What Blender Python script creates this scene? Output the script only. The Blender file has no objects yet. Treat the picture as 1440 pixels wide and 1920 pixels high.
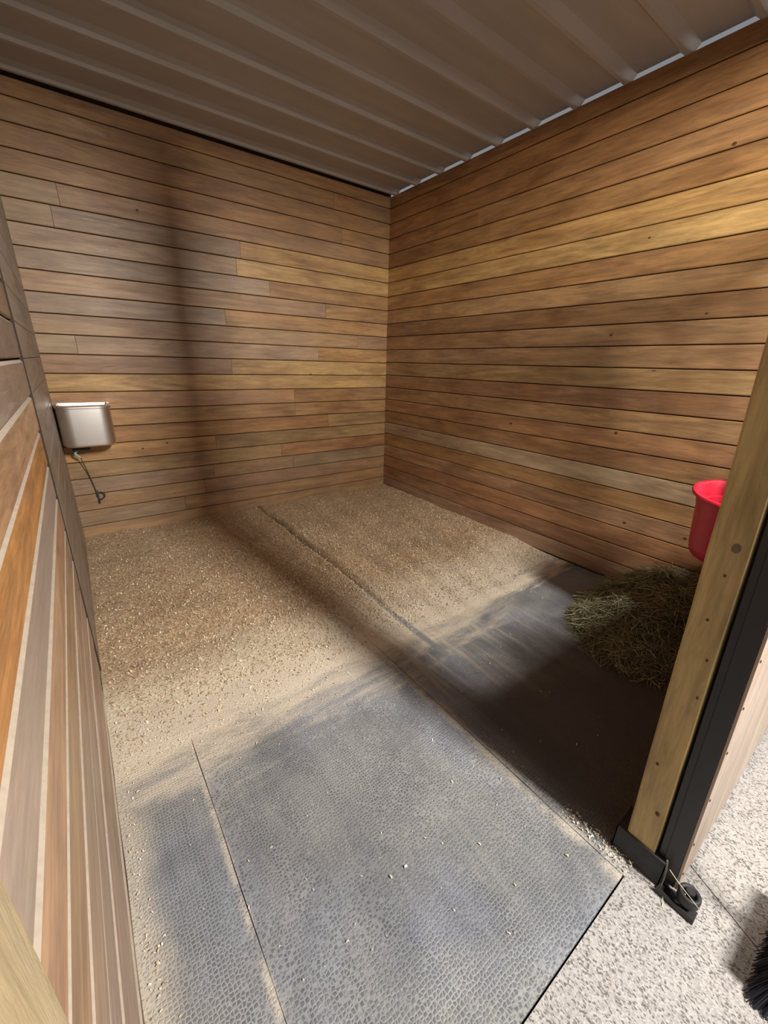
import bpy, bmesh, math, random
import numpy as np
from mathutils import Vector, Matrix, noise as mnoise
random.seed(7); rng = np.random.default_rng(7)
S = bpy.context.scene; C = S.collection

# ---------------------------------------------------------------- camera
YAW, PITCH, ROLL, FPX, EYE = 0.6439, -0.349306, 0.0263, 762.68, 1.53
fwd = Vector((math.sin(YAW)*math.cos(PITCH), math.cos(YAW)*math.cos(PITCH), math.sin(PITCH)))
rt = Vector((math.cos(YAW), -math.sin(YAW), 0)); up = rt.cross(fwd)
cr, sr = math.cos(ROLL), math.sin(ROLL)
r2 = rt*cr + up*sr; u2 = up*cr - rt*sr
cam_d = bpy.data.cameras.new('camera'); cam = bpy.data.objects.new('camera', cam_d); C.objects.link(cam)
cam.matrix_world = Matrix(((r2.x, u2.x, -fwd.x, 0), (r2.y, u2.y, -fwd.y, 0), (r2.z, u2.z, -fwd.z, EYE), (0, 0, 0, 1)))
cam_d.sensor_fit = 'VERTICAL'; cam_d.sensor_height = 36; cam_d.lens = FPX/1920*36; cam_d.clip_start = 0.01
S.camera = cam

# ---------------------------------------------------------------- world, lights, exposure
W = bpy.data.worlds.new('barn_air'); S.world = W; W.use_nodes = True
W.node_tree.nodes['Background'].inputs[0].default_value = (0.93, 0.95, 1.0, 1)
W.node_tree.nodes['Background'].inputs[1].default_value = 0.24
S.view_settings.view_transform = 'Standard'; S.view_settings.look = 'None'
S.view_settings.gamma = 1; S.view_settings.use_curve_mapping = False
S.view_settings.exposure = 0.0
def area(name, loc, target, sx, sy, power, col=(1, .97, .92), down=False):
    d = bpy.data.lights.new(name, 'AREA'); d.shape = 'RECTANGLE'; d.size = sx; d.size_y = sy; d.energy = power; d.color = col
    o = bpy.data.objects.new(name, d); C.objects.link(o); o.location = loc
    o.rotation_euler = (0, 0, 0) if down else (Vector(target)-Vector(loc)).to_track_quat('-Z', 'Y').to_euler(); return o
area('aisle_light', (1.52, -1.75, 3.16), (1.3, 1.9, 0.9), 0.31, 0.7, 300)
area('aisle_fill_far', (4.6, -1.75, 3.3), (3.0, 1.6, 0.5), 1.2, 0.3, 40)  # added fill lamp from further along the aisle

# ---------------------------------------------------------------- helpers
def link(o, parent=None):
    C.objects.link(o)
    if parent: o.parent = parent
    return o
def mobj(name, verts, faces, mats, parent=None, midx=None, smooth=False, loc=(0, 0, 0)):
    me = bpy.data.meshes.new(name); me.from_pydata([tuple(v) for v in verts], [], faces)
    for m in (mats if isinstance(mats, (list, tuple)) else [mats]): me.materials.append(m)
    if midx is not None: me.polygons.foreach_set('material_index', midx)
    if smooth: me.polygons.foreach_set('use_smooth', [True]*len(me.polygons))
    me.update(); o = bpy.data.objects.new(name, me); o.location = loc; return link(o, parent)
def bobj(name, bm, mats, parent=None, smooth=False, loc=(0, 0, 0), sharp=40):
    me = bpy.data.meshes.new(name); bmesh.ops.recalc_face_normals(bm, faces=bm.faces[:]); bm.to_mesh(me); bm.free()
    for m in (mats if isinstance(mats, (list, tuple)) else [mats]): me.materials.append(m)
    if smooth:
        me.polygons.foreach_set('use_smooth', [True]*len(me.polygons))
        try: me.set_sharp_from_angle(angle=math.radians(sharp))
        except Exception: pass
    o = bpy.data.objects.new(name, me); o.location = loc; return link(o, parent)
def box(bm, x0, x1, y0, y1, z0, z1, bev=0.0, lean=0.0):
    ret = bmesh.ops.create_cube(bm, size=1); vs = ret['verts']
    for v in vs:
        v.co = Vector((x0+(v.co.x+.5)*(x1-x0), y0+(v.co.y+.5)*(y1-y0), z0+(v.co.z+.5)*(z1-z0)))
    if bev:
        es = list({e for v in vs for e in v.link_edges})
        r = bmesh.ops.bevel(bm, geom=es, offset=bev, segments=2, profile=.6, affect='EDGES')
        vs = list({v for f in r['faces'] for v in f.verts} | {v for v in vs if v.is_valid})
    if lean:
        for v in vs: v.co.y += lean*v.co.z
    return vs
def lathe(bm, prof, seg=40, center=(0, 0, 0), mat=None):
    rings = []
    for r, z in prof:
        rings.append([bm.verts.new((center[0]+r*math.cos(2*math.pi*i/seg), center[1]+r*math.sin(2*math.pi*i/seg), center[2]+z)) for i in range(seg)])
    for a, b in zip(rings, rings[1:]):
        for i in range(seg): bm.faces.new((a[i], a[(i+1) % seg], b[(i+1) % seg], b[i]))
    return rings
def tube(bm, pts, rad, seg=10, caps=True):
    pts = [Vector(p) for p in pts]; rings = []; rads = rad if isinstance(rad, (list, tuple)) else [rad]*len(pts)
    n0 = None
    for i, p in enumerate(pts):
        t = (pts[min(i+1, len(pts)-1)]-pts[max(i-1, 0)]).normalized()
        if n0 is None: n0 = t.orthogonal().normalized()
        n0 = (n0 - t*n0.dot(t)).normalized(); b = t.cross(n0)
        rings.append([bm.verts.new(p+rads[i]*(math.cos(2*math.pi*k/seg)*n0+math.sin(2*math.pi*k/seg)*b)) for k in range(seg)])
    for a, b in zip(rings, rings[1:]):
        for k in range(seg): bm.faces.new((a[k], a[(k+1) % seg], b[(k+1) % seg], b[k]))
    if caps: bm.faces.new(rings[0][::-1]); bm.faces.new(rings[-1])
def empty(name, loc=(0, 0, 0)):
    o = bpy.data.objects.new(name, None); o.empty_display_size = .1; o.location = loc; return link(o)
def tag(o, label, cat, group=None, kind=None):
    o['label'] = label; o['category'] = cat
    if group: o['group'] = group
    if kind: o['kind'] = kind
    return o
def struct(o): o['kind'] = 'structure'; return o

# ---------------------------------------------------------------- node helpers
class NT:
    def __init__(s, name):
        s.m = bpy.data.materials.new(name); s.m.use_nodes = True; s.t = s.m.node_tree; s.n = s.t.nodes; s.l = s.t.links
        s.b = s.n['Principled BSDF']
    def node(s, typ, **kw):
        n = s.n.new('ShaderNode'+typ)
        for k, v in kw.items(): setattr(n, k, v)
        return n
    def put(s, inp, v):
        if hasattr(v, 'is_linked') or isinstance(v, bpy.types.NodeSocket): s.l.new(v, inp)
        else: inp.default_value = v if not (isinstance(v, tuple) and len(v) == 3 and inp.type == 'RGBA') else (*v, 1)
    def math(s, op, a, b=0.0, c=0.0, clamp=False):
        n = s.node('Math', operation=op, use_clamp=clamp)
        for i, v in enumerate((a, b, c)): s.put(n.inputs[i], v)
        return n.outputs[0]
    def vmath(s, op, a, b=(0, 0, 0)):
        n = s.node('VectorMath', operation=op); s.put(n.inputs[0], a); s.put(n.inputs[1], b); return n.outputs[0]
    def noise(s, vec, scale, detail=3, rough=.5, dist=0.0):
        n = s.node('TexNoise'); s.put(n.inputs['Vector'], vec); s.put(n.inputs['Scale'], scale)
        n.inputs['Detail'].default_value = detail; n.inputs['Roughness'].default_value = rough; n.inputs['Distortion'].default_value = dist
        return n.outputs['Fac']
    def vor(s, vec, scale, feature='F1', out='Distance', rnd=1.0):
        n = s.node('TexVoronoi', feature=feature); s.put(n.inputs['Vector'], vec); n.inputs['Scale'].default_value = scale
        n.inputs['Randomness'].default_value = rnd; return n.outputs[out]
    def ramp(s, f, stops):
        n = s.node('ValToRGB'); s.put(n.inputs[0], f); e = n.color_ramp.elements
        while len(e) < len(stops): e.new(.5)
        for x, (p, c) in zip(e, stops): x.position = p; x.color = (*c, 1) if isinstance(c, tuple) else (c, c, c, 1)
        return n.outputs[0]
    def mapr(s, f, a, b, c=0.0, d=1.0, smooth=True):
        n = s.node('MapRange', interpolation_type='SMOOTHSTEP' if smooth else 'LINEAR'); s.put(n.inputs[0], f)
        for i, v in enumerate((a, b, c, d)): s.put(n.inputs[i+1], v)
        return n.outputs[0]
    def mix(s, f, a, b, mode='MIX'):
        n = s.node('Mix', data_type='RGBA', blend_type=mode); s.put(n.inputs[0], f); s.put(n.inputs[6], a); s.put(n.inputs[7], b); return n.outputs[2]
    def bump(s, h, strength=.3, dist=.01):
        n = s.node('Bump'); n.inputs['Strength'].default_value = strength; n.inputs['Distance'].default_value = dist; s.put(n.inputs['Height'], h)
        s.l.new(n.outputs[0], s.b.inputs['Normal'])
    def set(s, **kw):
        for k, v in kw.items(): s.put(s.b.inputs[k.replace('_', ' ')], v)
def simple(name, col, rough=.5, metal=0.0, nsc=None, namp=.15, bmp=0.0):
    k = NT(name); k.set(Roughness=rough, Metallic=metal)
    if nsc:
        tc = k.node('TexCoord').outputs['Object']; f = k.noise(tc, nsc, 4, .6)
        k.set(Base_Color=k.mix(f, tuple(c*(1-namp) for c in col), tuple(min(1, c*(1+namp)) for c in col)))
        if bmp: k.bump(f, bmp, .004)
    else: k.set(Base_Color=col)
    return k.m

def wood_mat(name, rough=.5, dustc=(.33, .265, .21), knots=True, grain_axis='x', blotch=.8):
    k = NT(name); oi = k.node('ObjectInfo'); tc = k.node('TexCoord').outputs['Object']
    off = k.vmath('SCALE', (41.3, 17.7, 29.1)); off.node.operation = 'SCALE'; k.l.new(oi.outputs['Random'], off.node.inputs['Scale'])
    sc = {'x': (1.0, 9.0, 9.0), 'z': (9.0, 9.0, 1.0)}[grain_axis]
    p = k.vmath('ADD', k.vmath('MULTIPLY', tc, sc), off)
    fine = k.noise(p, 6.5, 6, .68, .5)
    med = k.noise(p, 1.15, 6, .66, 1.6)
    bl = k.noise(k.vmath('ADD', k.vmath('MULTIPLY', tc, (1, 2.5, 2.5) if grain_axis == 'x' else (2.5, 2.5, 1)), off), 1.9, 3, .55, .3)
    col = oi.outputs['Color']
    col = k.mix(1.0, col, k.ramp(fine, [(.28, .70), (.5, 1.0), (.74, 1.28)]), 'MULTIPLY')
    col = k.mix(1.0, col, k.ramp(med, [(.30, (.62, .55, .47)), (.48, (.98, .97, .95)), (.68, (1.34, 1.34, 1.32))]), 'MULTIPLY')
    col = k.mix(blotch, col, k.mix(1.0, col, k.ramp(bl, [(.3, (.66, .56, .52)), (.52, (1, 1, 1)), (.75, (1.12, 1.16, 1.2))]), 'MULTIPLY'))
    if knots:
        kp = k.vmath('ADD', k.vmath('MULTIPLY', tc, (1.7, 0, 5.2) if grain_axis == 'x' else (5.2, 5.2, 1.7)), off)
        vn = k.node('TexVoronoi'); k.l.new(kp, vn.inputs['Vector']); vn.inputs['Scale'].default_value = 1.6
        sep = k.node('SeparateColor'); k.l.new(vn.outputs['Color'], sep.inputs[0])
        pick = k.math('GREATER_THAN', sep.outputs[0], .76)
        core = k.mapr(vn.outputs['Distance'], .055, .02); halo = k.mapr(vn.outputs['Distance'], .22, .04)
        col = k.mix(k.math('MULTIPLY', k.math('MULTIPLY', halo, pick), .35), col, (.15, .065, .028))
        col = k.mix(k.math('MULTIPLY', k.math('MULTIPLY', core, pick), .8), col, (.035, .016, .01))
    scf = k.noise(p, .9, 6, .7, 2.2); col = k.mix(k.math('MULTIPLY', k.mapr(scf, .60, .70), k.math('MULTIPLY', .5, k.math('MINIMUM', 1.0, k.math('MULTIPLY', oi.outputs['Alpha'], 4)))), col, (.52, .44, .35))
    wp = k.node('NewGeometry').outputs['Position']
    dn = k.noise(wp, 1.6, 5, .6, .4)
    df = k.math('MULTIPLY', oi.outputs['Alpha'], k.mapr(dn, .28, .66, .55, 1.25), clamp=True)
    col = k.mix(df, col, dustc)
    k.set(Base_Color=col, Roughness=k.mapr(med, .2, .8, rough+.1, rough-.1, False)); k.b.inputs['Specular IOR Level'].default_value = .4
    k.bump(k.math('ADD', fine, k.math('MULTIPLY', med, .8)), .35, .004)
    return k.m
M = {}
M['wood'] = wood_mat('stained_pine', .46)
M['ledge'] = simple('dusty_plank_bevel', (.44, .36, .28), .8, 0, 60, .25)
M['groove'] = simple('dark_joint', (.035, .02, .012), .9)
M['post'] = wood_mat('post_timber', .6, (.45, .38, .25), True, 'z', .5)
M['doorwood'] = wood_mat('door_board', .5, (.46, .39, .33), False, 'z', .4)
M['black'] = simple('black_powder_coated_steel', (.018, .018, .019), .42, .0, 40, .3, .1)
M['rubber'] = simple('black_rubber', (.02, .02, .022), .6, 0, 30, .4, .1)
M['dusty_black'] = simple('dusty_black_rubber', (.035, .034, .036), .75, 0, 25, .6, .2)

# ceiling metal
k = NT('ceiling_steel'); tc = k.node('TexCoord').outputs['Object']
f = k.noise(k.vmath('MULTIPLY', tc, (.5, 3, 1)), 3, 5, .6)
k.set(Base_Color=k.ramp(f, [(.3, (.40, .37, .345)), (.7, (.48, .445, .42))]), Roughness=.5, Metallic=.0); k.bump(f, .1, .01); M['ceil'] = k.m

# rubber mat with dust
k = NT('stall_mat_rubber'); wp = k.node('NewGeometry').outputs['Position']
sx = k.node('SeparateXYZ'); k.l.new(wp, sx.inputs[0]); X, Y, Z = sx.outputs
wob = k.vmath('ADD', wp, k.vmath('SCALE', k.node('TexNoise').outputs['Color']))
v_e = k.vor(wp, 92, 'DISTANCE_TO_EDGE', rnd=.5)
edge = k.mapr(v_e, .04, .30, 1, 0)
big = k.noise(wp, 2.2, 6, .62, .5)
mid = k.noise(k.vmath('MULTIPLY', wp, (7, 1.3, 1)), 2.2, 7, .72, .5)
fine = k.noise(wp, 160, 3, .7)
base = k.ramp(big, [(.3, (.08, .087, .10)), (.7, (.135, .142, .155))])
dustA = k.math('MULTIPLY', k.mapr(mid, .3, .72), .6)
dustE = k.math('MULTIPLY', edge, k.math('MULTIPLY', k.mapr(big, .25, .7, .3, 1.0), k.mapr(fine, .3, .6, .55, 1.1)))
dust = k.math('MAXIMUM', k.math('MULTIPLY', dustE, .85), k.math('MULTIPLY', dustA, k.mapr(fine, .35, .65, .55, 1.0)), clamp=True)
col = k.mix(k.math('MULTIPLY', dust, .8), base, k.mix(k.mapr(k.noise(wp, 1.7, 3, .5), .45, .6), (.45, .44, .41), (.42, .43, .475)))
# pale shaving dust towards the bedding
yy = k.math('ADD', Y, k.math('MULTIPLY', k.math('SUBTRACT', k.noise(k.vmath('MULTIPLY', wp, (.75, 3.2, 1)), 2.2, 6, .68, .3), .5), .95))
dy = k.mapr(yy, 1.22, 1.58)
dyr = k.mapr(yy, 1.42, 1.62)
xw = k.mapr(X, 1.9, 2.4)
dd = k.mix(xw, dy, dyr)
dl = k.mapr(k.math('ADD', X, k.math('MULTIPLY', k.math('SUBTRACT', k.noise(wp, 7, 4, .6), .5), .08)), -.03, -.13)
near = k.mapr(k.math('MINIMUM', k.math('MINIMUM', k.math('ABSOLUTE', k.math('SUBTRACT', X, 1.135)), k.math('MULTIPLY', 2.2, k.math('ABSOLUTE', k.math('SUBTRACT', X, .132)))), k.math('MULTIPLY', 1.5, k.math('ABSOLUTE', k.math('SUBTRACT', Y, 1.52)))), .045, .0)
near = k.math('MULTIPLY', near, k.mapr(k.noise(wp, 9, 4, .6), .35, .6))
dd2 = k.math('MAXIMUM', k.math('MAXIMUM', dd, k.math('MULTIPLY', dl, .6)), k.math('MULTIPLY', near, .55), clamp=True)
dd2 = k.math('MULTIPLY', dd2, k.mapr(fine, .3, .62, .72, 1.0))
# long drag streaks of dust on the right hand mat
st = k.noise(k.vmath('MULTIPLY', wp, (11, .55, 1)), 1.5, 4, .55, .2)
stm = k.math('MULTIPLY', k.mapr(st, .47, .68), k.math('MULTIPLY', k.mapr(Y, .55, 1.5), k.math('MULTIPLY', k.mapr(X, 1.12, 1.25), k.mapr(X, 2.4, 1.8))))
dd2 = k.math('MAXIMUM', dd2, k.math('MULTIPLY', stm, .6))
dd2 = k.math('MULTIPLY', dd2, k.mapr(k.math('ABSOLUTE', k.math('SUBTRACT', X, k.math('ADD', 1.415, k.math('MULTIPLY', .02, k.noise(wp, 3, 2, .5))))), .010, .034, .1, 1.0))
col = k.mix(dd2, col, (.70, .60, .46))
wall_shade = k.math('MULTIPLY', k.mapr(X, 1.16, 1.3), k.mapr(k.math('ADD', Y, k.math('MULTIPLY', k.math('SUBTRACT', big, .5), .8)), 1.35, .75))  # front wall's shade put into the mat colour
col = k.mix(k.math('MULTIPLY', wall_shade, .75), col, (.062, .050, .047))
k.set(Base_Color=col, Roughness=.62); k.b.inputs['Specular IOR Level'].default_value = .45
k.bump(k.math('SUBTRACT', k.math('MULTIPLY', fine, .25), edge), .5, .003); M['mat'] = k.m

# shavings bed
k = NT('wood_shavings'); wp = k.node('NewGeometry').outputs['Position']
c1 = k.vor(wp, 95, 'F1', 'Color'); s1 = k.node('SeparateColor'); k.l.new(c1, s1.inputs[0])
n1 = k.noise(wp, 2.2, 4, .6); n2 = k.noise(wp, 240, 3, .7)
col = k.ramp(s1.outputs[0], [(.0, (.34, .22, .125)), (.45, (.50, .345, .20)), (1, (.66, .50, .32))])
sx = k.node('SeparateXYZ'); k.l.new(wp, sx.inputs[0])
yy = k.math('ADD', sx.outputs[1], k.math('MULTIPLY', k.math('SUBTRACT', k.noise(wp, 3, 4, .6), .5), .6))
pale = k.mapr(yy, 2.3, 1.65)
col = k.mix(k.math('MULTIPLY', pale, .8), col, (.74, .655, .51))
col = k.mix(k.mapr(n1, .45, .72, 0, .35), col, (.26, .185, .12))
col = k.mix(1.0, col, k.ramp(n2, [(.25, .72), (.6, 1.08)]), 'MULTIPLY')
fur = k.mapr(k.math('ABSOLUTE', k.math('SUBTRACT', sx.outputs[0], k.math('ADD', 1.402, k.math('MULTIPLY', .02, k.noise(wp, 3, 2, .5))))), .034, .008)  # furrow floor: bare mat showing, plus groove shade put into the colour
col = k.mix(k.math('MULTIPLY', k.math('MULTIPLY', fur, k.mapr(n1, .3, .5, .5, 1.0)), .75), col, (.15, .10, .062))
k.set(Base_Color=col, Roughness=.9); k.bump(k.math('ADD', k.vor(wp, 95), n2), .7, .006); M['shav'] = k.m
k = NT('shaving_curl'); at = k.node('VertexColor', layer_name='Col') if False else k.node('Attribute', attribute_name='Col')
k.set(Base_Color=at.outputs['Color'], Roughness=.8); M['chip'] = k.m

# aggregate aisle floor
k = NT('speckled_aggregate'); wp = k.node('NewGeometry').outputs['Position']
rot = k.vmath('MULTIPLY', wp, (1, .62, 1))
c1 = k.vor(rot, 290, 'F1', 'Color'); s1 = k.node('SeparateColor'); k.l.new(c1, s1.inputs[0])
col = k.ramp(s1.outputs[0], [(.0, (.13, .115, .10)), (.16, (.17, .155, .14)), (.24, (.34, .31, .285)), (.6, (.42, .39, .365)), (1, (.50, .47, .44))])
red = k.mapr(k.noise(wp, 6, 3, .5), .66, .74)
col = k.mix(k.math('MULTIPLY', red, .35), col, (.55, .32, .28))
st = k.mapr(k.noise(wp, 2.6, 5, .65), .52, .72); col = k.mix(k.math('MULTIPLY', st, .3), col, (.36, .33, .30))
n2 = k.noise(wp, 380, 2, .7); col = k.mix(1.0, col, k.ramp(n2, [(.3, .72), (.6, 1.08)]), 'MULTIPLY')
k.set(Base_Color=col, Roughness=.7); k.bump(k.vor(rot, 290), .25, .002); M['agg'] = k.m

# ---------------------------------------------------------------- shell dimensions
XL, XR, YB, ZC, YF = -0.145, 3.107, 4.172, 3.207, 0.19
LEAN = 0.03
PITCHP = 0.141
BR = (.335, .172, .058); YE = (.45, .262, .09); DK = (.22, .108, .038); RD = (.31, .15, .06); GR = (.30, .18, .088); GN = (.31, .192, .078)

def plank(parent, a, b, z0, z1, wall, tint, dust, gap=.005, thick=.02, ledge=.006, proud=0.0, ends=(0, 0)):
    """one tongue-and-groove board; 'a'..'b' along the wall; ends = slanted end shift at top"""
    L = b-a; h = z1-z0-gap
    prof = [(-thick/2, -h/2), (thick/2-.003, -h/2), (thick/2, -h/2+.004), (thick/2, h/2-ledge), (thick/2-ledge*.9, h/2), (-thick/2, h/2)]
    vs = []; n = len(prof)
    for s, e in ((-L/2, ends[0]), (L/2, ends[1])):
        for (y, z) in prof: vs.append((s+(e*(z/h) if e else 0)+(-.0012 if s > 0 else .0012), -y, z))
    fs = [tuple(range(n))[::-1], tuple(range(n, 2*n))]; mi = [0, 0]
    for i in range(n):
        j = (i+1) % n; fs.append((i, j, n+j, n+i)); mi.append(1 if (i == 3 and wall == 'left' and ledge > .005) else 0)
    o = mobj('plank', vs, fs, [M['wood'], M['ledge']], parent, mi)
    zc = (z0+z1)/2; mid = (a+b)/2
    if wall == 'back': o.location = (mid, YB+thick/2-proud, zc)
    elif wall == 'right': o.location = (XR+thick/2-proud, mid, zc); o.rotation_euler = (0, 0, math.radians(-90))
    elif wall == 'left': o.location = (XL-thick/2+proud, mid, zc); o.rotation_euler = (0, 0, math.radians(90))
    elif wall == 'front': o.location = (mid, proud, zc)
    o.color = (*tint, dust)
    return o
def jit(c, a=.13):
    f = 1+random.uniform(-a, a); g = random.uniform(-.05, .05); return (c[0]*f*(1+g), c[1]*f, c[2]*f*(1-g))
def backing(name, x0, x1, y0, y1, z0, z1, m=None):
    bm = bmesh.new(); box(bm, x0, x1, y0, y1, z0, z1); return struct(bobj(name, bm, m or M['groove']))

# back wall --------------------------------------------------------------
wb = backing('wall_back', XL-.2, XR+.022, YB+.018, YB+.09, -.03, ZC+.03)
def z_back(i): return -.012+.141*i
spec_back = {11: [(1.27, RD, YE), ], 9: [], 16: [], 14: []}
for i in range(0, 23):
    z0 = z_back(i); z1 = min(z_back(i+1), ZC-.014)
    if z1-z0 < .03: continue
    cuts = []
    if i == 10: cuts, cols = [1.272], [RD, YE]
    elif i == 9: cuts, cols = [], [YE]
    elif i == 13: cuts, cols = [1.26], [GR, BR]
    elif i == 11: cuts, cols = [.1, 2.2], [GN, GR, BR]
    elif i == 17: cuts, cols = [.12, 1.45], [GN, GR, YE]
    elif i == 16: cuts, cols = [1.4], [GR, YE]
    elif i == 15: cuts, cols = [1.7], [GR, BR]
    elif i == 18: cuts, cols = [.18], [GN, BR]
    elif i == 5: cuts, cols = [1.05], [BR, GN]
    elif i == 4: cuts, cols = [1.72], [GN, RD]
    elif i == 3: cuts, cols = [1.0, 1.85], [GR, BR, GN]
    elif i == 2: cuts, cols = [.9], [BR, RD]
    elif i >= 19: cuts, cols = ([random.uniform(.6, 2.6)] if i % 2 else []), [BR, BR]
    else:
        cuts = sorted(random.sample([.7, 1.1, 1.5, 1.9, 2.3, 2.7], random.choice([0, 1, 1]))); cols = [random.choice([BR, GR, GN, BR]) for _ in range(3)]
    xs = [XL-.15]+cuts+[XR+.001]
    for q in range(len(xs)-1):
        d = .26 if (8 <= i <= 18 and xs[q] < 1) else .12
        if cols[q] is YE: d = .12
        if i >= 19: d = .18
        if i <= 3: d = .28
        plank(wb, xs[q], xs[q+1], z0, z1, 'back', jit(cols[q], .1), d, gap=.0075 if i % 2 else .0055, proud=random.uniform(0, .002), ledge=.003)
# right wall -------------------------------------------------------------
wr = backing('wall_right', XR+.018, XR+.09, YF-.05, YB+.09, -.03, ZC-.012)
rc = {17: YE, 16: YE, 18: BR, 15: BR, 14: (.36, .2, .078), 13: DK, 12: (.27, .14, .055), 11: (.30, .16, .068), 10: GN, 9: (.27, .135, .058), 8: (.32, .172, .068), 7: RD, 6: (.29, .15, .057), 5: (.38, .26, .145), 4: BR, 3: (.32, .18, .09), 2: (.30, .15, .065), 1: (.30, .15, .07), 0: (.33, .2, .12)}
for i in range(0, 23):
    z0 = .1402*i+.003; z1 = min(z0+.1402, ZC-.014)
    if z1-z0 < .03: continue
    xs = [YF-.05, YB+.0]
    if i in (3, 8, 12, 19): xs.insert(1, {3: 2.2, 8: 3.0, 12: 2.4, 19: 2.9}[i])
    c = rc.get(i, (.325, .162, .06))
    for q in range(len(xs)-1):
        plank(wr, xs[q], xs[q+1], z0, z1, 'right', jit(c, .05), .16 if i == 5 else (.10 if i < 16 else .06), gap=.0065, proud=random.uniform(0, .0025), ledge=.0035)
# left wall --------------------------------------------------------------
wl = backing('wall_left', XL-.09, XL-.016, .192, YB+.09, -.03, ZC-.012)
def ygap(z): return 2.181+.137*z
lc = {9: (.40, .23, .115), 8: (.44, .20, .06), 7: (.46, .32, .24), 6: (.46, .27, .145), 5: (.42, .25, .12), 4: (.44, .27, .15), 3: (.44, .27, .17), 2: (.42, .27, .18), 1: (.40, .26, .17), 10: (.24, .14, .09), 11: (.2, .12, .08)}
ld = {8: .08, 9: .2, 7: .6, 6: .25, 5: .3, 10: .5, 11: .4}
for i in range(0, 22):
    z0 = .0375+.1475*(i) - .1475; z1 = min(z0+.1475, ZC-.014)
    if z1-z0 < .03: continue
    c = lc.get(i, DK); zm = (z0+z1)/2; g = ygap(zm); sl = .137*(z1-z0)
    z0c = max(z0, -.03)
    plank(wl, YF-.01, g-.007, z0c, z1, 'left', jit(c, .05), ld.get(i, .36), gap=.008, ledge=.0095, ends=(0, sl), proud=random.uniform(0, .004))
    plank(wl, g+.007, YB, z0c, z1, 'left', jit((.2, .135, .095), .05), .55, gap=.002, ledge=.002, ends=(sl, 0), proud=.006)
bm = bmesh.new()
vv = [bm.verts.new((x, ygap(z)+dy, z)) for z in (0.0, ZC-.02) for x, dy in ((XL-.012, -.010), (XL+.0065, -.010), (XL+.0065, .010), (XL-.012, .010))]
for q in range(4): bm.faces.new((vv[q], vv[(q+1) % 4], vv[4+(q+1) % 4], vv[4+q]))
bm.faces.new(vv[4:]); bm.faces.new(vv[:4][::-1]); bobj('joint_strip', bm, M['groove'], wl)
for o in list(wl.children): o.color = (*o.color[:3], min(1, o.color[3]))

# knots on the planks that read from the door
def knot(parent, loc, axis, r=.013, name='knot'):
    bm = bmesh.new()
    rings = lathe(bm, [(r, -.002), (r*.95, .0012), (r*.5, .0016)], 14); bm.faces.new(rings[-1])
    for v in bm.verts:
        v.co.x *= 1.35
        x, y, z = v.co
        if axis == 'x': v.co = (-z, x, y)
        elif axis == 'y': v.co = (x, -z, y)
        elif axis == '-x': v.co = (-z, y, x)
    o = bobj(name, bm, M['knot'], parent, True, loc); return o
M['knot'] = simple('knot_wood', (.07, .033, .018), .6, 0, 120, .5)
M['knot2'] = simple('grey_knot_wood', (.16, .11, .08), .65, 0, 200, .5)
for (y, z) in [(1.096, 2.684), (1.432, 2.316), (1.015, 1.856), (1.552, 1.758), (2.286, 1.057), (1.377, 1.102), (1.18, .473), (.794, .487)]:
    knot(wr, (XR-.001, y, z), 'x', .009)
for (x, z) in [(.668, 2.599), (2.1, 1.405), (.42, .765), (.62, .8)]: knot(wb, (x, YB-.001, z), 'y', .008)

# ceiling ----------------------------------------------------------------
ce = backing('ceiling', XL-.1, XR, .05, YB+.05, ZC+.08, ZC+.1, M['ceil'])
RP = .331; ribs = [1.433+RP*k_ for k_ in range(-4, 9)]
FLAT = ZC+.016
def sheet(y0, y1):
    pts = []
    rs = [r for r in ribs if y0 < r < y1]
    pts.append((y0, FLAT))
    for r in rs:
        for dy, z in ((-.052, FLAT), (-.012, FLAT-.038), (.012, FLAT-.038), (.052, FLAT)): pts.append((r+dy, z))
        m = r+RP/2
    pts.append((y1, FLAT)); vs = []; n = len(pts)
    for x in (XL-.05, XR+.018):
        for y, z in pts: vs.append((x, y, z))
    for x in (XL-.05, XR+.018):
        for y, z in pts: vs.append((x, y, z+.0015))
    fs = []
    for i in range(n-1): fs += [(i, i+1, n+i+1, n+i), (2*n+i+1, 2*n+i, 3*n+i, 3*n+i+1)]
    o = mobj('ceiling_panel', vs, fs, M['ceil'], ce); return o
bounds = [.10, .95, 1.93, 2.92, 3.91, YB+.05]
for a, b in zip(bounds, bounds[1:]): sheet(a, b)

# front wall, header, opening ---------------------------------------------
FW0, FW1 = .135, .215
wf = backing('wall_front', 1.405, XR+.09, .165, .19, -.03, .92)
for i in range(0, 9):
    z0 = .003+.141*i; z1 = min(z0+.141, .92)
    if z1-z0 < .03: continue
    for prd, flip in ((.200, 0), (.155, 1)):
        o = plank(wf, 1.402, XR, z0, z1, 'front', jit(BR, .1), .2, proud=prd)
        if not flip: o.rotation_euler = (0, 0, math.pi)
bm = bmesh.new(); box(bm, 1.401, XR, .14, .215, .92, .96, .004); box(bm, 1.401, XR, .14, .215, 2.38, 2.43, .004)
bobj('grill_rail', bm, M['black'], wf)
bmb = bmesh.new(); tube(bmb, [(0, 0, .95), (0, 0, 2.39)], .0095, 8); bar0 = bobj('grill_bar', bmb, M['black'], wf, True, (1.47, .178, 0))
for q in range(1, 15):
    b_ = bar0.copy(); C.objects.link(b_); b_.parent = wf; b_.location.x = 1.47+.112*q
bm = bmesh.new(); box(bm, XL-.09, XR+.05, .12, .20, 3.035, ZC-.012, .004); struct(bobj('trim_1', bm, M['post']))
bpy.data.objects['trim_1'].color = (.42, .29, .14, .3)

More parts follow.
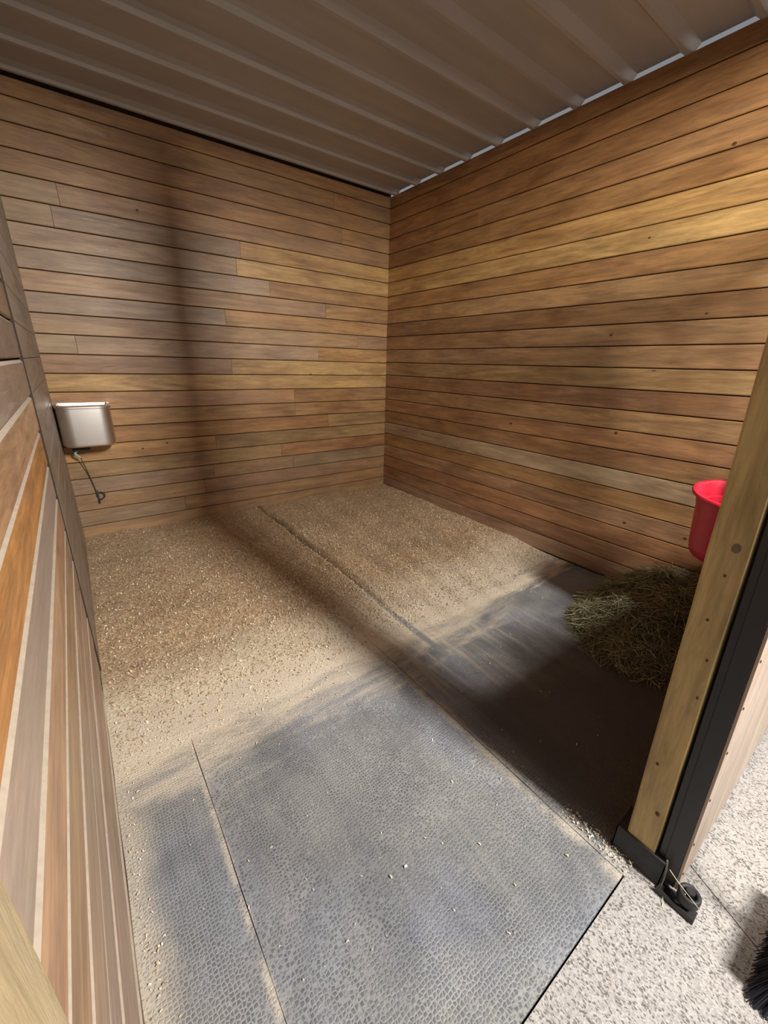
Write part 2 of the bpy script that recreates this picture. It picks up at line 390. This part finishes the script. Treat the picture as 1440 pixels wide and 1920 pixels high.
# floor: aisle slabs, threshold base under mats ----------------------------
fl = struct(mobj('floor', [(-3, -3.5, -.06), (7, -3.5, -.06), (7, YB+.1, -.06), (-3, YB+.1, -.06)], [(0, 1, 2, 3)], M['groove']))
def slab(pts):
    n = len(pts); vs = [(x, y, -.006) for x, y in pts]+[(x, y, -.05) for x, y in pts]
    fs = [tuple(range(n)), tuple(range(2*n-1, n-1, -1))]+[(i, n+i, n+(i+1) % n, (i+1) % n) for i in range(n)]
    return mobj('paver_slab', vs, fs, M['agg'], fl)
jx = lambda y: 1.348+.43*(y-.046)
slab([(-2.9, -3.4), (jx(-1.6), -3.4), (jx(-1.6), -1.6), (jx(.16), .16), (1.215, .16), (1.215, .30), (1.150, .30), (1.150, .186), (-2.9, .186)])
slab([(jx(-1.6)+.005, -3.4), (6.9, -3.4), (6.9, .125), (jx(.125)+.004, .125), (jx(-1.6)+.005, -1.6)])
# stall mats (things)
def mat(x0, x1, y0, y1, label, z=0.0, seed=0):
    bm = bmesh.new(); nx, ny = max(2, int((x1-x0)/.06)), max(2, int((y1-y0)/.06))
    grid = [[None]*(ny+1) for _ in range(nx+1)]
    for i in range(nx+1):
        for j in range(ny+1):
            x = x0+(x1-x0)*i/nx; y = y0+(y1-y0)*j/ny
            e = min(i, nx-i, j, ny-j)
            zz = z+.0018*mnoise.noise(Vector((x*2.3, y*2.3, seed)))-(.002 if e == 0 else 0)
            if i == 0 or i == nx: x += .0025*mnoise.noise(Vector((seed, y*4, 3)))
            if j == 0 or j == ny: y += .0025*mnoise.noise(Vector((x*4, seed, 9)))
            grid[i][j] = bm.verts.new((x, y, zz))
    for i in range(nx):
        for j in range(ny): bm.faces.new((grid[i][j], grid[i+1][j], grid[i+1][j+1], grid[i][j+1]))
    loop = [grid[i][0] for i in range(nx+1)]+[grid[nx][j] for j in range(1, ny+1)]+[grid[i][ny] for i in range(nx-1, -1, -1)]+[grid[0][j] for j in range(ny-1, 0, -1)]
    low = [bm.verts.new((v.co.x, v.co.y, -.02)) for v in loop]
    for i in range(len(loop)):
        j = (i+1) % len(loop); bm.faces.new((loop[i], low[i], low[j], loop[j]))
    o = bobj('rubber_mat', bm, M['mat'], None, True, sharp=30); return tag(o, label, 'mat', 'black rubber stall mats')
g = .0013
mat(XL+.004, .1393-g, YF, 1.525-g, 'narrow dusty black rubber mat strip along the left plank wall', .001, 1)
mat(.1393+g, 1.1456-g, YF+.001, 1.525-g, 'large grey dusty rubber mat with hammered texture in the stall doorway', .0, 2)
mat(1.1456+g, XR-.003, .263, 1.525-g, 'shade-tinted rubber mat on the right beside the hay', .001, 3)
mat(XL+.004, 1.1456-g, 1.525+g, 2.75, 'rubber mat half buried under shavings left of the long seam', .0, 4)
mat(1.1456+g, XR-.003, 1.525+g, 2.75, 'rubber mat half buried under shavings near the right wall', .0, 5)

# ---------------------------------------------------------------- shavings bed
def bed_h(x, y):
    e = 1.63+.05*mnoise.noise(Vector((x*1.7, 0, 4)))+.03*mnoise.noise(Vector((x*6, 1, 4)))+(.02 if x > 1.1 else 0)+.06*max(0, min(1, (x-2.2)/.8))
    t = max(0, min(1, (y-e)/.45)); s = t*t*(3-2*t)
    h = -.006+.040*s+(.006+.012*s)*mnoise.noise(Vector((x*3, y*3, 0)))+.005*s*mnoise.noise(Vector((x*11, y*11, 2)))+.003*s*mnoise.noise(Vector((x*30, y*30, 2)))
    d = (x-1.412-.012*mnoise.noise(Vector((0, y*2.5, 7))))
    fade = max(0, min(1, (YB-.02-y)/.4))
    h += s*fade*(-.042*math.exp(-(d/.023)**2)+.022*math.exp(-((d-.052)/.026)**2)+.022*math.exp(-((d+.052)/.026)**2))
    d2 = x-1.16
    h += s*(-.008*math.exp(-(d2/.03)**2))*max(0, 1-(y-1.6)/.8)
    return h
nx, ny = 400, 240
bx = np.linspace(XL+.003, XR-.003, nx+1); by = np.linspace(1.5, YB+.005, ny+1)
vs = [(x, y, bed_h(x, y)) for x in bx for y in by]
fs = [(i*(ny+1)+j, (i+1)*(ny+1)+j, (i+1)*(ny+1)+j+1, i*(ny+1)+j+1) for i in range(nx) for j in range(ny)]
bed = mobj('wood_shavings', vs, fs, M['shav'], None, None, True)
tag(bed, 'bed of tan pine shavings spread over the back of the stall', 'bedding', kind='stuff')

def chips(name, pts, size, cols, mat_, parent=None, curl=True, lift=.002):
    n = len(pts); L = rng.uniform(size[0], size[1], n); Wd = L*rng.uniform(.25, .6, n); a = rng.uniform(0, 2*np.pi, n)
    tz = rng.normal(0, .35, n); cu = rng.uniform(.1, .35, n)*L
    dx = np.stack([np.cos(a), np.sin(a), np.sin(tz)], 1); dn = np.stack([-np.sin(a), np.cos(a), rng.normal(0, .3, n)], 1)
    P = np.array(pts)+np.array([0, 0, 1])*(lift+rng.uniform(0, .004, n))[:, None]
    vv = []
    for s, hgt in ((-.5, 0), (0, 1), (.5, 0)):
        for t in (-.5, .5):
            vv.append(P+dx*(L*s)[:, None]+dn*(Wd*t)[:, None]+np.array([0, 0, 1])*(cu*hgt)[:, None])
    V = np.stack(vv, 1).reshape(-1, 3); V[:, 2] = np.maximum(V[:, 2], -.002)
    base = np.arange(n)*6
    F = np.concatenate([np.stack([base, base+1, base+3, base+2], 1), np.stack([base+2, base+3, base+5, base+4], 1)])
    me = bpy.data.meshes.new(name); me.from_pydata(V.tolist(), [], F.tolist()); me.materials.append(mat_)
    ca = me.color_attributes.new('Col', 'FLOAT_COLOR', 'POINT')
    ci = rng.integers(0, len(cols), n); cc = np.array(cols)[ci]*rng.uniform(.75, 1.2, n)[:, None]
    if name == 'shaving_curls':
        w_ = np.clip((2.25-P[:, 1])/.6, 0, 1)[:, None]*.6; cc = cc*(1-w_)+np.array([.72, .63, .47])*w_*rng.choice([1, 1, 1, .45], n)[:, None]
    ca.data.foreach_set('color', np.concatenate([np.repeat(cc, 6, 0), np.ones((6*n, 1))], 1).ravel())
    o = bpy.data.objects.new(name, me); link(o, parent); return o
CH = [(.58, .42, .25), (.50, .33, .18), (.66, .53, .35), (.40, .25, .13), (.72, .62, .46)]
pts = []
for _ in range(26000):
    x = rng.uniform(XL+.02, XR-.02); y = YB-.02-2.55*rng.random()**.75
    if rng.random() > 1.15-.16*(y-1.6) : continue
    h = bed_h(x, y); 
    if y < 1.72 and rng.random() < .6: continue
    pts.append((x, y, max(h, .0)))
ch = chips('shaving_curls', pts, (.006, .017), CH, M['chip'], bed); ch['kind'] = 'stuff'
pts = []
for _ in range(1500):
    y = 1.68-abs(rng.normal(0, .13)); x = rng.uniform(XL+.02, XR-.1)
    if y > .2 and (x < 1.14 or y > .35): pts.append((x, y, .0005))
for _ in range(150): pts.append((rng.uniform(1.16, 1.21), rng.uniform(.18, .42), .001))
for _ in range(160):
    pts.append((XL+.02+abs(rng.normal(0, .03)), rng.uniform(.6, 1.7), .001))
for _ in range(130): pts.append((rng.uniform(0, 1.9), rng.uniform(.25, 1.4), .0005))
lo = chips('loose_shavings', pts, (.003, .010), CH[2:3]+CH[4:]+[(.8, .75, .66)], M['chip'], None)
tag(lo, 'loose pale shavings scattered over the mats in front of the bedding', 'shavings', kind='stuff')

# ---------------------------------------------------------------- right door post
PX0, PX1 = 1.212, 1.30
pp = empty('door_post', (0, 0, 0)); tag(pp, 'yellow timber door post with grey knot standing in a black steel shoe', 'post')
bm = bmesh.new(); n = 26; rows = []
for i in range(n+1):
    z = .098+(ZC-.19-.098)*i/n; r = []
    for (x, y) in ((PX0, .144), (PX0, .224), (PX1, .224), (PX1, .144)):
        pass
    ch_ = .003; cs = [(PX0, .144+ch_), (PX0, .224-ch_), (PX0+ch_, .226), (PX1-ch_, .226), (PX1, .224-ch_), (PX1, .144+ch_), (PX1-ch_, .144), (PX0+ch_, .144)]
    for q, (x, y) in enumerate(cs):
        w = .0022*mnoise.noise(Vector((x*30, y*30, z*5)))
        r.append(bm.verts.new((x+w*.4, y+LEAN*z+w, z)))
    rows.append(r)
for a, b in zip(rows, rows[1:]):
    for q in range(8): bm.faces.new((a[q], a[(q+1) % 8], b[(q+1) % 8], b[q]))
bm.faces.new(rows[0][::-1]); bm.faces.new(rows[-1])
o = bobj('post_timber', bm, M['post'], pp, True, sharp=25); o.color = (.47, .33, .13, .10)
ko = knot(pp, (PX0-.0005, .206, 1.135), '-x', .0095); ko.data.materials[0] = M['knot2']
for (y, z, r) in [(.178, 1.06, .003), (.185, .93, .003), (.20, .42, .004), (.165, .25, .006), (.158, .7, .003), (.162, .82, .003)]:
    knot(pp, (PX0-.0005, y+LEAN*z, z), '-x', r)
bm = bmesh.new()
box(bm, PX0-.006, PX0-.001, .110, .258, -.006, .100, .001); box(bm, PX0-.006, PX1+.006, .253, .258, -.006, .100, .001)
box(bm, PX1+.001, PX1+.006, .110, .258, -.006, .100, .001); box(bm, PX0-.006, PX1+.006, .110, .115, -.006, .100, .001); box(bm, PX0, PX1, .115, .253, .085, .0975)
bobj('post_shoe', bm, M['dusty_black'], pp)
# left front post
lp = tag(bobj('door_post', (lambda b: (box(b, XL+.004, -.064, .100, .190, -.006, 3.03, .004), b)[1])(bmesh.new()), M['post'], None, True),
         'pale timber door post cut by the lower left corner of the view', 'post'); lp.color = (.46, .34, .17, .35)

# ---------------------------------------------------------------- sliding door
sd = empty('sliding_door', (0, 0, 0)); tag(sd, 'sliding stall door of pale vertical boards in a black steel frame', 'door')
DX0, DX1, DZ0, DZ1 = 1.220, 2.46, .022, 2.28
def lb(name, m, boxes, parent=sd, bev=.0015):
    bm = bmesh.new()
    for b in boxes: box(bm, *b, bev, LEAN)
    return bobj(name, bm, m, parent)
lb('door_frame', M['black'], [(DX0, DX0+.045, .078, .119, DZ0, DZ1), (DX1-.045, DX1, .078, .119, DZ0, DZ1), (DX0+.003, DX0+.085, .119, .1365, DZ0+.06, DZ1), (DX0+.045, DX1-.045, .078, .119, DZ0, DZ0+.045), (DX0+.045, DX1-.045, .078, .119, 0.96, 1.00), (DX0+.045, DX1-.045, .078, .119, DZ1-.045, DZ1)])  # includes an added strip that blocks light between door and post
nb = 9; bw = (DX1-DX0)/nb
for i in range(nb):
    bm = bmesh.new(); box(bm, DX0+i*bw+.001, DX0+(i+1)*bw-.001, .070, .0775, DZ0+.002, 0.975, .0012, LEAN)
    o = bobj('door_board', bm, M['doorwood'], sd); o.color = (*jit((.40, .30, .23), .04), .3)
b0 = None
for i in range(10):
    x = DX0+.045+(i+.5)*(DX1-DX0-.09)/10
    bm = bmesh.new(); tube(bm, [(x, .098+LEAN*1.0, 0.995), (x, .098+LEAN*2.235, 2.24)], .008, 8); bobj('door_bar', bm, M['black'], sd, True)
for z in (1.017, .87, .725, .575, .40, .22, .09):
    bm = bmesh.new(); r = lathe(bm, [(.0042, -.0005), (.0042, .0012), (.003, .0022)], 10); bm.faces.new(r[-1])
    for v in bm.verts: v.co = Vector((v.co.x+DX0+.012, .070+LEAN*z-v.co.z, v.co.y+z))
    bobj('screw', bm, M['black'], sd)
# unseen black channel beside the post, widened to broaden the post's shadow
lb('jamb_channel', M['black'], [(1.305, 1.40, .14, .228, 0.0, 3.0)], None, .002)
jc = bpy.data.objects['jamb_channel']; tag(jc, 'unseen black steel jamb channel, widened for its shadow, between the timber post and the front wall', 'channel')

# roller guide on the floor
rg = empty('roller_guide', (1.213, .05, 0)); tag(rg, 'black roller guide bolted to the aisle floor below the sliding door', 'roller')
def L_(v): return v
bm = bmesh.new(); box(bm, -.029, .012, -.040, .062, -.0065, .006, .0015)
o = bobj('base_plate', bm, M['black'], rg); 
bm = bmesh.new(); box(bm, -.029, -.023, -.040, .062, .004, .017, .001); bobj('upturned_edge', bm, M['black'], rg)
bm = bmesh.new(); tube(bm, [(.004, -.009, .004), (.004, -.009, .064)], .0075, 14)
r = lathe(bm, [(.0001, .070), (.012, .070), (.013, .066), (.013, .060), (.0001, .060)], 6, (.004, -.009, 0)); bobj('axle_bolt', bm, M['black'], rg, True)
bm = bmesh.new(); lathe(bm, [(.017, .058), (.019, .0615), (.026, .0625), (.0285, .060), (.0295, .054), (.0285, .030), (.026, .026), (.017, .026), (.015, .034), (.015, .054), (.017, .058)], 36, (.004, -.009, 0))
bobj('roller_wheel', bm, M['rubber'], rg, True, sharp=60)
bm = bmesh.new(); tube(bm, [(-.01, .035, .004), (-.01, .035, .013)], .006, 6); bobj('anchor_bolt', bm, M['black'], rg)
# straw strands by the roller
M['straw'] = simple('straw', (.72, .64, .46), .6, 0, 80, .2); M['straw_dk'] = simple('brown_stem', (.14, .11, .085), .7, 0, 60, .3)
def strand(name, pts, r, m, label, cat='straw'):
    P = [Vector(p) for p in pts]; sm = []
    for i in range(len(P)-1):
        p0 = P[max(i-1, 0)]; p1 = P[i]; p2 = P[i+1]; p3 = P[min(i+2, len(P)-1)]
        for s in range(6):
            t = s/6; sm.append(.5*((2*p1)+(-p0+p2)*t+(2*p0-5*p1+4*p2-p3)*t*t+(-p0+3*p1-3*p2+p3)*t**3))
    sm.append(P[-1]); bm = bmesh.new(); tube(bm, sm, [r*(1-.5*i/len(sm)) for i in range(len(sm))], 6)
    return tag(bobj(name, bm, m, None, True), label, cat)
strand('straw_stem', [(1.202, .100, .100), (1.195, .072, .090), (1.19, .040, .080), (1.188, .012, .068)], .0011, M['straw'], 'long pale straw stem arching over the roller guide')
strand('dry_stem', [(1.200, .112, .128), (1.197, .106, .085), (1.198, .104, .040), (1.194, .106, -.003)], .0030, M['straw_dk'], 'dry brown stem leaning on the corner of the steel post shoe', 'stem')
strand('straw_stem', [(1.185, .128, -.002), (1.19, .112, .001), (1.192, .104, .004)], .0015, M['straw'], 'short straw lying beside the corner of the post shoe')
strand('straw_stem', [(1.162, .082, -.003), (1.172, .084, 0), (1.183, .090, .003), (1.192, .090, .002)], .0013, M['straw'], 'thin straw on the aisle floor in front of the roller guide')

# ---------------------------------------------------------------- stainless waterer
M['steel'] = None
k = NT('brushed_stainless'); tc = k.node('TexCoord').outputs['Object']; f = k.noise(k.vmath('MULTIPLY', tc, (2, 2, 120)), 4, 3, .6)
k.set(Base_Color=(.80, .76, .71), Metallic=1.0, Roughness=k.mapr(f, .2, .8, .34, .44, False)); M['steel'] = k.m
wt = empty('automatic_waterer', (.02, YB-.01, .87)); tag(wt, 'brushed stainless steel drinking bowl mounted on the back wall in the left corner', 'waterer')
def rrect(x0, x1, y0, y1, r, seg=8):
    out = []
    for cx, cy, a0 in ((x1-r, y0+r, -90), (x1-r, y1-.01, 0), (x0+r, y1-.01, 90), (x0+r, y0+r, 180)):
        rr = r if cy < y1-.02 else .008
        cx2 = cx if cy < y1-.02 else (x1-rr if a0 == 0 else x0+rr)
        for s in range(seg+1):
            a = math.radians(a0+90*s/seg); out.append((cx2+rr*math.cos(a), cy+rr*math.sin(a)))
    return out
def shell(bm, levels):
    rings = [[bm.verts.new((x, y, z)) for x, y in rrect(x0, x1, y0, y1, r)] for (x0, x1, y0, y1, r, z) in levels]
    for a, b in zip(rings, rings[1:]):
        n = len(a)
        for i in range(n): bm.faces.new((a[i], a[(i+1) % n], b[(i+1) % n], b[i]))
    return rings
bm = bmesh.new()
wx0, wx1, wy = -.145, .205, -.26
R0 = shell(bm, [(wx0+.02, wx1-.02, wy+.02, 0, .07, -.012), (wx0+.002, wx1-.002, wy+.002, 0, .088, 0), (wx0, wx1, wy, 0, .09, .015), (wx0, wx1, wy, 0, .09, .280), (wx0-.007, wx1+.007, wy-.007, 0, .097, .285), (wx0-.007, wx1+.007, wy-.007, 0, .097, .297),
                (wx0+.012, wx1-.012, wy+.012, -.01, .095, .306), (wx0+.016, wx1-.016, wy+.016, -.012, .09, .295), (wx0+.05, wx1-.05, wy+.05, -.03, .07, .15)])
bm.faces.new(R0[0][::-1]); bm.faces.new(R0[-1])
bobj('bowl', bm, M['steel'], wt, True, sharp=35)
bm = bmesh.new(); box(bm, wx0+.01, wx1+.006, -.008, .0, .24, .305, .002); bobj('mounting_plate', bm, M['steel'], wt)
bm = bmesh.new(); box(bm, -.10, .02, -.15, -.02, -.05, .0, .004); bobj('valve_housing', bm, M['dusty_black'], wt)
M['hose'] = simple('brown_hose', (.11, .075, .05), .7)
M['brass'] = simple('pale_green_fitting', (.42, .55, .50), .4, .2, 30, .2)
bm = bmesh.new(); tube(bm, [(-.055, -.085, -.035), (-.085, -.095, -.075), (-.088, -.095, -.082), (-.082, -.09, -.09), (-.060, -.08, -.118)], .0085, 10); bobj('elbow_fitting', bm, M['brass'], wt, True)
bm = bmesh.new(); tube(bm, [(-.06, -.075, -.11), (-.05, -.05, -.17), (-.034, -.020, -.25), (-.018, -.012, -.34), (-.006, -.012, -.42), (.0, -.012, -.47)], .0042, 8); bobj('water_line', bm, M['hose'], wt, True)
pts = [(.0, -.02, -.47)]+[(.022+.026*math.cos(a), -.022, -.475+.030*math.sin(a)) for a in np.linspace(math.pi, -1.2*math.pi/2, 14)]+[(.0, -.02, -.53)]
hk = empty('wall_hook', (.02+0, YB, .39)); tag(hk, 'small dark metal wall hook below the steel drinking bowl', 'hook')
bm = bmesh.new(); tube(bm, [(p[0]-.0, p[1], p[2]+.48) for p in pts], .006, 8); bobj('hook_loop', bm, M['dusty_black'], hk, True)
bm = bmesh.new(); box(bm, -.008, .008, -.008, .0, -.07, .05, .002); bobj('hook_plate', bm, M['dusty_black'], hk)

# ---------------------------------------------------------------- red bucket
k = NT('red_plastic'); tc = k.node('TexCoord').outputs['Object']; f = k.noise(tc, 18, 4, .6)
k.set(Base_Color=k.ramp(f, [(.3, (.55, .012, .035)), (.7, (.66, .02, .05))]), Roughness=.38); k.b.inputs['Subsurface Weight'].default_value = .0; M['red'] = k.m
BX, BY, BZ = 2.52, .45, .655
bk = empty('feed_bucket', (BX, BY, BZ)); tag(bk, 'red plastic feed bucket hanging inside the front wall behind the timber post', 'bucket')
RT, RB, BH = .215, .165, .335
prof = [(0.001, 0), (RB-.01, 0), (RB, .006), (RB+.01, .05), (RT-.022, BH-.07), (RT-.018, BH-.062), (RT-.014, BH-.02), (RT+.006, BH-.016), (RT+.010, BH-.006), (RT+.006, BH), (RT-.008, BH+.001), (RT-.016, BH-.006), (RT-.026, BH-.075), (RT-.040, BH-.080), (RB-.014, .02), (0.001, .014)]
def flatback(bm):
    for v in bm.verts:
        if v.co.y < -.165*(1 if True else 1): v.co.y = -.165+(v.co.y+.165)*.12
bm = bmesh.new(); lathe(bm, prof, 56); flatback(bm); o = bobj('bucket_body', bm, M['red'], bk, True, sharp=50)
bm = bmesh.new(); hp = [(RT*1.03*math.cos(a), -.03-.19*math.sin(a)*.4-.03, BH-.015-.0+.19*math.sin(a)) for a in np.linspace(0, math.pi, 22)]
M['galv'] = simple('galvanised_wire', (.45, .45, .44), .4, .9)
tube(bm, hp, .003, 8); bobj('bail_handle', bm, M['galv'], bk, True)
bk.rotation_euler = (math.radians(2), math.radians(-6), 0)
bk['mounted'] = 'wall'

# ---------------------------------------------------------------- hay pile
k = NT('hay'); at = k.node('Attribute', attribute_name='Col'); k.set(Base_Color=at.outputs['Color'], Roughness=.75); M['hay'] = k.m
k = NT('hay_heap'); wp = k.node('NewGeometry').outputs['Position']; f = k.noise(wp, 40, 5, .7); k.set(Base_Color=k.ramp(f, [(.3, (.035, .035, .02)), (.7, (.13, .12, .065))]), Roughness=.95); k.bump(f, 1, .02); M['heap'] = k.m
HX, HY = 2.74, .70
def hay_h(x, y):
    u = (x-HX)/.62; v = (y-HY)/.46; d = u*u+v*v
    d *= 1+.35*mnoise.noise(Vector((x*4, y*4, 5)))
    t = max(0, 1-d); return .29*(t**.8)*(1+.35*mnoise.noise(Vector((x*7, y*7, 1))))*(1+.6*(x-HX))*(1+.5*(HY-y))
nx2, ny2 = 60, 50; hx = np.linspace(2.0, XR-.004, nx2+1); hy = np.linspace(.24, 1.22, ny2+1)
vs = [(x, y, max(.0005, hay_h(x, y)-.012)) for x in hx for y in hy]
fs = [(i*(ny2+1)+j, (i+1)*(ny2+1)+j, (i+1)*(ny2+1)+j+1, i*(ny2+1)+j+1) for i in range(nx2) for j in range(ny2)]
fs = [f for f in fs if any(vs[q][2] > .001 for q in f)]; us = sorted({q for f in fs for q in f}); rm = {q: i for i, q in enumerate(us)}; vs = [vs[q] for q in us]; fs = [tuple(rm[q] for q in f) for f in fs]
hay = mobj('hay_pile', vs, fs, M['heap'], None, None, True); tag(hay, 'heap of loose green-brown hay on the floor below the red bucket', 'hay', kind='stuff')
V = []; F = []; Cc = []
HC = [(.30, .28, .15), (.22, .22, .11), (.42, .38, .22), (.16, .15, .08), (.60, .55, .38), (.25, .19, .10)]
cnt = 0
while cnt < 6500:
    a = rng.uniform(0, 2*math.pi); q = rng.random()**.55*1.08
    x = HX+.62*q*math.cos(a); y = HY+.46*q*math.sin(a)
    if x > XR-.03 or y < .26: continue
    cnt += 1
    z = max(.001, hay_h(x, y))+rng.uniform(-.01, .02)*(1 if q < .9 else .2)
    L = rng.uniform(.05, .22) if q < .95 else rng.uniform(.03, .09); az = rng.uniform(0, 2*math.pi); el = rng.normal(0, .28)
    d = np.array([math.cos(az)*math.cos(el), math.sin(az)*math.cos(el), math.sin(el)]); sd_ = np.array([-math.sin(az), math.cos(az), 0]); bend = rng.normal(0, .15)*L
    w = rng.uniform(.0005, .0016); b0 = len(V); c = HC[rng.choice(6, p=[.25, .25, .15, .17, .05, .13])]; cf = rng.uniform(.7, 1.2)
    for s in (-.5, -.17, .17, .5):
        p = np.array([x, y, z])+d*L*s+sd_*bend*(4*s*s)+np.array([0, 0, -1])*L*.25*(4*s*s)*.5
        hh = hay_h(float(p[0]), float(p[1]))
        p[2] = max(p[2], hh*.9 if hh > .01 else .001); p[0] = min(p[0], XR-.006); p[1] = max(p[1], .235)
        for t in (-1, 1): V.append(tuple(p+sd_*w*t+np.array([0, 0, w*t*.6]))); Cc.append((c[0]*cf, c[1]*cf, c[2]*cf, 1))
    for s in range(3): F.append((b0+2*s, b0+2*s+1, b0+2*s+3, b0+2*s+2))
hs = mobj('hay_strands', V, F, M['hay'], hay); ca = hs.data.color_attributes.new('Col', 'FLOAT_COLOR', 'POINT'); ca.data.foreach_set('color', np.array(Cc).ravel()); hs['kind'] = 'stuff'

# ---------------------------------------------------------------- broom
k = simple('dark_bristle', (.016, .016, .026), .7, 0, 60, .4); M['bristle'] = k
br = empty('push_broom', (1.205, -.178, 0)); tag(br, 'dark bristled broom standing on the aisle floor at the lower right', 'broom')
bm = bmesh.new(); box(bm, -.035, .26, -.035, .02, .115, .165, .012); bobj('broom_head', bm, M['dusty_black'], br, True)
V = []; F = []
for _ in range(2600):
    x = rng.uniform(-.03, .25); y = rng.uniform(-.032, .017); fx = (x-.11)*.28-.02; fy = (y+.008)*1.6+rng.normal(0, .003); w = .0010; b0 = len(V)
    for s in (0, .5, 1):
        px, py, pz = x+fx*s*s, y+fy*s*s, .122-.125*s
        a = rng.uniform(0, 3.1) if s == 0 else a
        for t in (-1, 1): V.append((px+w*t*math.cos(a), py+w*t*math.sin(a), pz))
    for s in range(2): F.append((b0+2*s, b0+2*s+1, b0+2*s+3, b0+2*s+2))
bs = mobj('bristles', V, F, M['bristle'], br); bs['kind'] = 'stuff'
bm = bmesh.new(); tube(bm, [(.12, -.01, .15), (.22, -.35, 1.25)], .012, 12); bobj('broom_handle', bm, M['black'], br, True)
